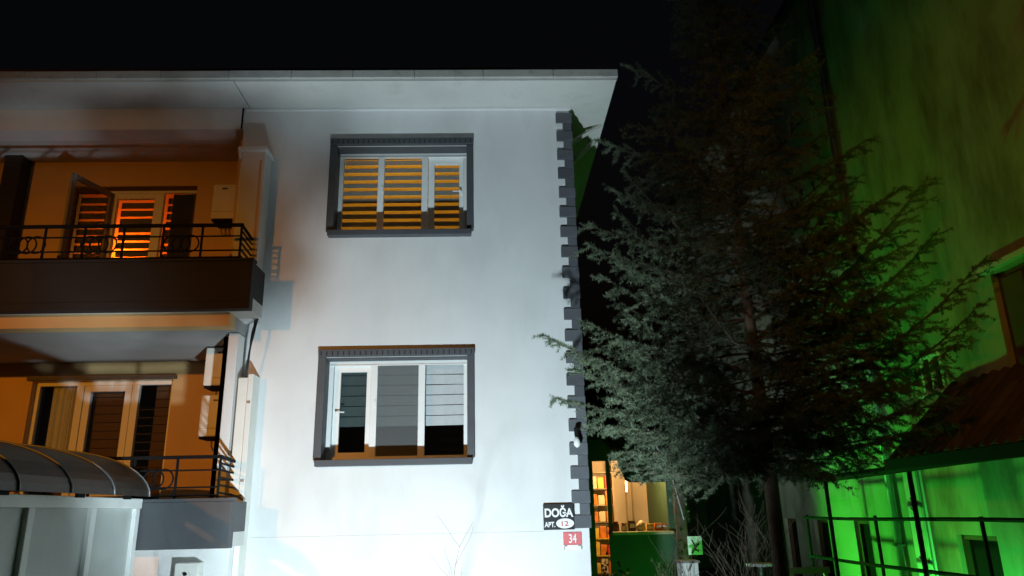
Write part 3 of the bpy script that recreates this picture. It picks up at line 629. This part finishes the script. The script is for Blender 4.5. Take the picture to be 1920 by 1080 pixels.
# --- the cedar
def cedar():
    base = at(1447, 900, 7.6); bx, by = base.x-.03, 7.6
    T = thing('cedar_tree', 'large dark cedar tree with drooping sprays standing between the two buildings', 'tree', (bx,by,0))
    top = 7.5+H
    tp = [(bx+.02*math.sin(z*.9), by+.02*math.cos(z*.7), z) for z in np.linspace(-.05, top, 16)]
    MB().tube(tp, [.085*(1-.93*i/15)+.006 for i in range(16)], 9).build('trunk', M['bark'], T, smooth=True)
    wood = []; tw = []
    def branch(p0, p1, sag, dens=1., wid=1.):
        p0 = Vector(p0); p1 = Vector(p1); L = (p1-p0).length; n = max(5, int(L/.12)); pts = []
        for i in range(n+1):
            t = i/n; p = p0.lerp(p1, t); p.z -= sag*math.sin(math.pi*t)*.5; p += Vector((random.uniform(-1,1),random.uniform(-1,1),random.uniform(-1,1)))*.012; pts.append(p)
        for i in range(n):
            ra = .020*(1-i/n)*max(.5,L/2)+.003; rb = .020*(1-(i+1)/n)*max(.5,L/2)+.003; wood.append((pts[i], pts[i+1], ra, rb))
            if i/n > .45: tw.append((tuple(pts[i]), tuple(pts[i+1])))
        step = .075/dens; s = L*.12
        ax = (p1-p0).normalized(); side = ax.cross(Vector((0,0,1))).normalized(); up = side.cross(ax)
        sgn = 1
        while s < L:
            t = s/L; i = min(n-1, int(t*n)); p = pts[i].lerp(pts[i+1], t*n-i); sgn = -sgn
            l2 = wid*random.uniform(.5,1.1)*(.14+.42*L*.5*math.sin(math.pi*min(1,.25+t*.75))*(1-t*.55))
            d2 = (side*sgn*random.uniform(.6,1.) + ax*random.uniform(.4,.9) + up*random.uniform(-.45,.25)).normalized()
            q = p.copy(); m = max(2, int(l2/.09)); prev = q.copy()
            for k in range(m):
                d2 = (d2 + Vector((random.uniform(-.12,.12),random.uniform(-.12,.12),-.075))).normalized()
                q = prev + d2*l2/m; wood.append((prev.copy(), q.copy(), .0045*(1-k/m)+.0015, .0045*(1-(k+1)/m)+.0015)); tw.append((tuple(prev), tuple(q)))
                for e in range(2):
                    d3 = (d2*.8 + side*random.uniform(-.8,.8) + ax*random.uniform(-.3,.6) + Vector((0,0,random.uniform(-.7,.35)))).normalized()
                    l3 = random.uniform(.05,.13); q3 = q + d3*l3; tw.append((tuple(q), tuple(q3)))
                prev = q
            s += step*random.uniform(.7,1.3)
    z = .35+H
    while z < top-.15:
        zr = z-H
        Lm = np.interp(zr, [.2,.8,1.6,3.2,4.4,5.4,6.4,7.4], [1.55,1.75,1.75,1.60,1.15,.70,.40,.10])
        for k in range(4 if zr < 3.6 else 2):
            az = random.uniform(0, 2*math.pi); L = Lm*random.uniform(.72,1.08); rise = np.interp(zr, [0,1.5,4,7],[.02,.22,.45,.8])*random.uniform(.6,1.3)
            d = Vector((math.cos(az), math.sin(az), rise)).normalized()
            end = Vector((bx,by,z))+d*L
            if end.x > 5.7 or (end.y > 8.9 and end.x < 1.3): continue
            branch((bx,by,z), end, random.uniform(.05,.25)*L, 1., 1.)
        z += np.interp(zr, [0,5,7],[.115,.14,.10])
    # the long limbs that reach in front of the white wall, lit by the floodlight
    lim = [((1440,800,7.6),(1022,628,8.2),.10),((1440,815,7.6),(1040,745,8.0),.05),((1440,830,7.6),(1112,800,7.5),.02),((1440,845,7.6),(1160,850,7.0),.0),((1440,850,7.6),(1300,905,6.7),.0),((1440,790,7.6),(1075,690,7.7),.1),((1440,760,7.6),(1090,660,7.0),.1),
           ((1440,800,7.6),(1150,750,6.9),.05),((1440,820,7.6),(1125,798,7.2),.02),((1440,825,7.6),(1185,815,6.8),.0),((1440,840,7.6),(1250,855,6.6),.0),((1440,845,7.6),(1300,872,6.5),.0),((1440,835,7.6),(1345,862,6.3),.0),((1440,850,7.6),(1385,885,6.4),.0),((1440,800,7.6),(1200,765,6.6),.05),((1440,810,7.6),(1285,805,6.3),.05),((1440,815,7.6),(1360,815,6.1),.05),((1440,780,7.6),(1230,700,6.9),.1),((1445,700,7.6),(1170,590,7.3),.1),((1445,640,7.6),(1150,480,7.6),.15),((1445,560,7.6),(1160,400,7.9),.15),((1445,500,7.6),(1175,330,7.6),.15),((1445,740,7.6),(1150,640,7.8),.1),((1440,770,7.6),(1180,640,7.2),.1),
           ((1450,770,7.6),(1852,478,7.9),.25),((1450,800,7.6),(1842,566,8.0),.25),((1450,820,7.6),(1800,640,7.6),.15),((1450,840,7.6),(1760,735,7.3),.1),((1450,845,7.6),(1640,800,7.0),.05),((1450,700,7.6),(1760,430,8.4),.2),((1450,640,7.6),(1740,330,8.2),.2),
           ((1450,850,7.6),(1560,890,7.1),.0),((1445,845,7.6),(1400,890,6.6),.0)]
    for a, b, sg in lim:
        pa = at(*a); pa.x, pa.y = bx, by; branch(pa, at(*b), sg*2, 1.15, .8)
    put('branches', twig_mesh('branches', wood, M['twig']), T)
    put('crown', foliage_mesh('crown', tw, 330, .036, .0062, M['needle'], 1., .55), T)
cedar()

# --- bare and leafy shrubs
def shrub(name, label, cat, loc, hgt, spread, stems, leaves=None, lean=(0,0), per=26, ln=.05, wd=.03, group=None, thick=.010, depth=3, m='twig'):
    T = thing(name, label, cat, loc, group); segs = []; tips = []
    def grow(p, d, L, r, lev):
        n = 4; q = p
        for i in range(n):
            d = (d+Vector((random.uniform(-.22,.22),random.uniform(-.22,.22),random.uniform(-.05,.15)))).normalized(); q2 = q+d*L/n
            segs.append((q, q2, r*(1-.6*i/n), r*(1-.6*(i+1)/n)));
            if lev <= 1: tips.append((tuple(q), tuple(q2)))
            if lev > 0 and i > 0:
                for _ in range(random.choice((1,2))):
                    s = (d*.6+Vector((random.uniform(-1,1),random.uniform(-1,1),random.uniform(.0,.7)))*.8).normalized(); grow(q2, s, L*random.uniform(.35,.6), r*.5, lev-1)
            q = q2
    for _ in range(stems):
        d = Vector((random.uniform(-1,1)*spread+lean[0], random.uniform(-1,1)*spread+lean[1], 1)).normalized(); grow(Vector(loc)+Vector((random.uniform(-.05,.05),random.uniform(-.05,.05),-.02)), d, hgt*random.uniform(.6,.8), thick, depth-1)
    put('branches', twig_mesh('branches', segs, M[m]), T)
    if leaves: put('foliage', foliage_mesh('foliage', tips, per, ln, wd, M[leaves], 1., .6), T)
    return T
shrub('bare_sapling', 'bare thin sapling tips in front of the white wall below the windows', 'sapling', (-.66,7.0,0), 1.85, .02, 1, thick=.008, depth=3)
shrub('bare_sapling', 'bare twiggy sapling growing beside the frosted porch panes', 'sapling', (-3.12,7.6,0), 1.8, .05, 2, thick=.008, depth=3)
def round_shrub(loc, rad, zc, n, lab):
    T = thing('shadow_shrub', lab, 'shrub', loc, 'shrubs by the floodlight')
    x, y, _ = loc; wood = []; tw = []
    MB().tube([(x,y,-.02),(x+.015,y,.4),(x-.01,y+.01,.8),(x,y,zc)], [.03,.026,.022,.012], 8).build('stem', M['twig'], T, smooth=True)
    for k in range(n):
        d = rng.normal(size=3); d /= np.linalg.norm(d); u = rng.random()**.45
        p = Vector((x+d[0]*rad[0]*u, y+d[1]*rad[1]*u, zc+d[2]*rad[2]*u)); b0 = Vector((x,y,zc-.12))
        if k % 4 == 0: wood.append((b0, p, .006, .002))
        e = (p-b0).normalized()*.07+Vector(tuple(rng.normal(size=3)*.025)); tw.append((tuple(p-e), tuple(p)))
    for ex, ez_ in ((.10,-.33),(.04,-.36),(-.22,-.34)):
        p = Vector((x+ex,y+.03,zc+ez_)); b0 = Vector((x,y,zc-.1)); wood.append((b0,p,.008,.002))
        for t in (.55,.7,.85,1.): q = b0.lerp(p,t); tw.append((tuple(q), tuple(q+Vector((.05,.0,.03)))))
    put('branches', twig_mesh('branches', wood, M['twig']), T)
    put('foliage', foliage_mesh('foliage', tw, 55, .065, .042, M['leaf'], 1., .6), T)
round_shrub((-1.30,5.52,0), (.38,.28,.26), 1.45, 200, 'round leafy shrub on a bare stem on the balcony side of the white floodlight')
round_shrub((-.18,5.20,0), (.22,.19,.28), 1.45, 190, 'added out of view round shrub shading the cedar crown from the white floodlight')  # unseen shrub, added to keep the floodlight off the upper cedar
for (px,py,Y,h,lab) in ((1345,1075,9.6,1.5,'bare thin bush left of the cedar trunk in the dark yard'),(1395,1075,10.4,1.6,'bare thin bush just beside the cedar trunk in the dark yard'),(1285,1070,10.8,1.3,'bare thin bush in front of the mottled green post')):
    p = at(px,py,Y); shrub('bare_bush', lab, 'bush', (p.x,p.y,0.), h+.5, .22, 4, thick=.012, depth=3)
p = at(1200,1075,11.2); shrub('potted_plant', 'small bright green leafy plant below the kiosk counter', 'plant', (p.x,11.2,.0), p.z+.02, .12, 4, 'leaf', per=40, ln=.06, wd=.04)
p = at(1215,805,12.0); q = at(1262,900,12.0)
tag(MB().tube([p, q+Vector((.0,0,0)), (q.x+.12,12.0,q.z-.6)], .012, 6).build('loose_cable', M['steel']), 'thin slanting grey cable between the cedar and the kiosk', 'cable')

# mottled post beside the kiosk, wrapped in ivy
T = thing('ivy_post', 'thick mottled post lit green right beside the kiosk window', 'post', (3.22,12.6,KB))
MB().tube([(3.06,12.6,KB),(3.08,12.6,1.4),(3.07,12.6,2.2),(3.10,12.6,3.2)], [.10,.095,.10,.085], 12).build('shaft', M['bark'], T, smooth=True)
iv = []
for k in range(60):
    zc = random.uniform(KB+.1, 3.0); a = random.uniform(0,6.28); iv.append(((3.08+.10*math.cos(a),12.6+.10*math.sin(a),zc),(3.08+.11*math.cos(a+.4),12.6+.11*math.sin(a+.4),zc+.08)))
put('ivy', foliage_mesh('ivy', iv, 60, .06, .045, M['leaf'], 1., .2), T)
# small garden sign with a branch silhouette
p = at(1303,1022,12.0)
T = thing('garden_sign', 'small square pale sign lit green beside the mottled post', 'sign', (p.x,12.0,.0))
MB().box(p.x-.11,p.x+.11,11.99,12.01,p.z-.14,p.z+.13).build('plate', M['signwhite'], T, bevel=.004)
MB().box(p.x-.02,p.x+.02,12.011,12.04,.0,p.z+.0).build('stake', M['black'], T)
MB().tube([(p.x-.06,11.986,p.z-.12),(p.x+.0,11.986,p.z-.03),(p.x+.06,11.986,p.z+.02)], .014, 5).tube([(p.x+.0,11.984,p.z-.02),(p.x-.05,11.984,p.z+.08)], .011, 5).tube([(p.x-.02,11.984,p.z-.06),(p.x+.05,11.984,p.z-.09)], .011, 5).build('branch_emblem', M['signblack'], T)
# garden furniture along the frame bottom
p = at(1425,1058,9.9)
T = thing('garden_table', 'small round garden table lit green next to the cedar trunk', 'table', (p.x,9.9,0))
MB().tube([(p.x,9.9,p.z-.02),(p.x,9.9,p.z+.012)], .17, 20).build('tabletop', M['frame'], T); MB().tube([(p.x,9.9,.02),(p.x,9.9,p.z-.021)], .025, 8).build('pedestal', M['steel'], T); MB().tube([(p.x,9.9,0),(p.x,9.9,.02)], .18, 16).build('foot', M['steel'], T)
a, b = at(1478,1068,9.4), at(1556,1074,9.4)
T = thing('garden_bench', 'pale wooden bench rail right of the cedar trunk', 'bench', ((a.x+b.x)/2,9.4,0))
MB().box(a.x,b.x,9.38,9.42,a.z-.05,a.z+.02).build('backrest', M['wood'], T, bevel=.005); MB().box(a.x,b.x,8.98,9.36,a.z-.46,a.z-.42).build('seat', M['wood'], T, bevel=.005)
for xx_ in (a.x+.02,b.x-.06):
    MB().box(xx_,xx_+.04,9.421,9.46,0,a.z+.01).build('leg', M['wood'], T); MB().box(xx_,xx_+.04,9.0,9.04,0,a.z-.461).build('leg', M['wood'], T)
p = at(1290,1062,11.0)
T = thing('planter_box', 'green lit planter box below the small square sign', 'planter', (p.x,11.0,0))
MB().box(p.x-.12,p.x+.12,10.9,11.15,0,p.z+.05).build('box', M['frame'], T, bevel=.006); MB().box(p.x-.14,p.x+.14,10.88,11.17,p.z+.051,p.z+.08).build('rim', M['steel'], T)

# yard wall closing the alley and far street lamps seen through the cedar
wl = MB().box(1.2, 5.99, 21.4, 21.6, 0, 3.2).build('yard_wall', M['nb']); tag(wl, 'dark plastered wall closing the yard behind the bare bushes', 'wall')
em = emit('far_lamp_glow', (1,.85,.6), 9)
for px,py,rr,lab in ((1236,741,.13,'pair end street lamp far behind the cedar nearest to the kiosk'),(1225,738,.07,'faint far street lamp just beside the brightest far lamp'),(1322,763,.09,'far street lamp glinting through the middle of the cedar'),(1465,768,.08,'far street lamp glinting beside the upper cedar trunk')):
    p = at(px,py,40)
    T = thing('far_street_lamp', lab, 'street lamp', (p.x,40,0), 'far street lamps behind the cedar')
    MB().tube([(p.x,40.2,0),(p.x,40.2,p.z+.1)], .05, 6).build('pole', M['steel'], T); MB().tube([(p.x,40,p.z-rr),(p.x,40,p.z-rr*.5),(p.x,40,p.z+rr*.5),(p.x,40,p.z+rr)], [rr*.4,rr,rr,rr*.3], 8).build('lamp_head', em, T)
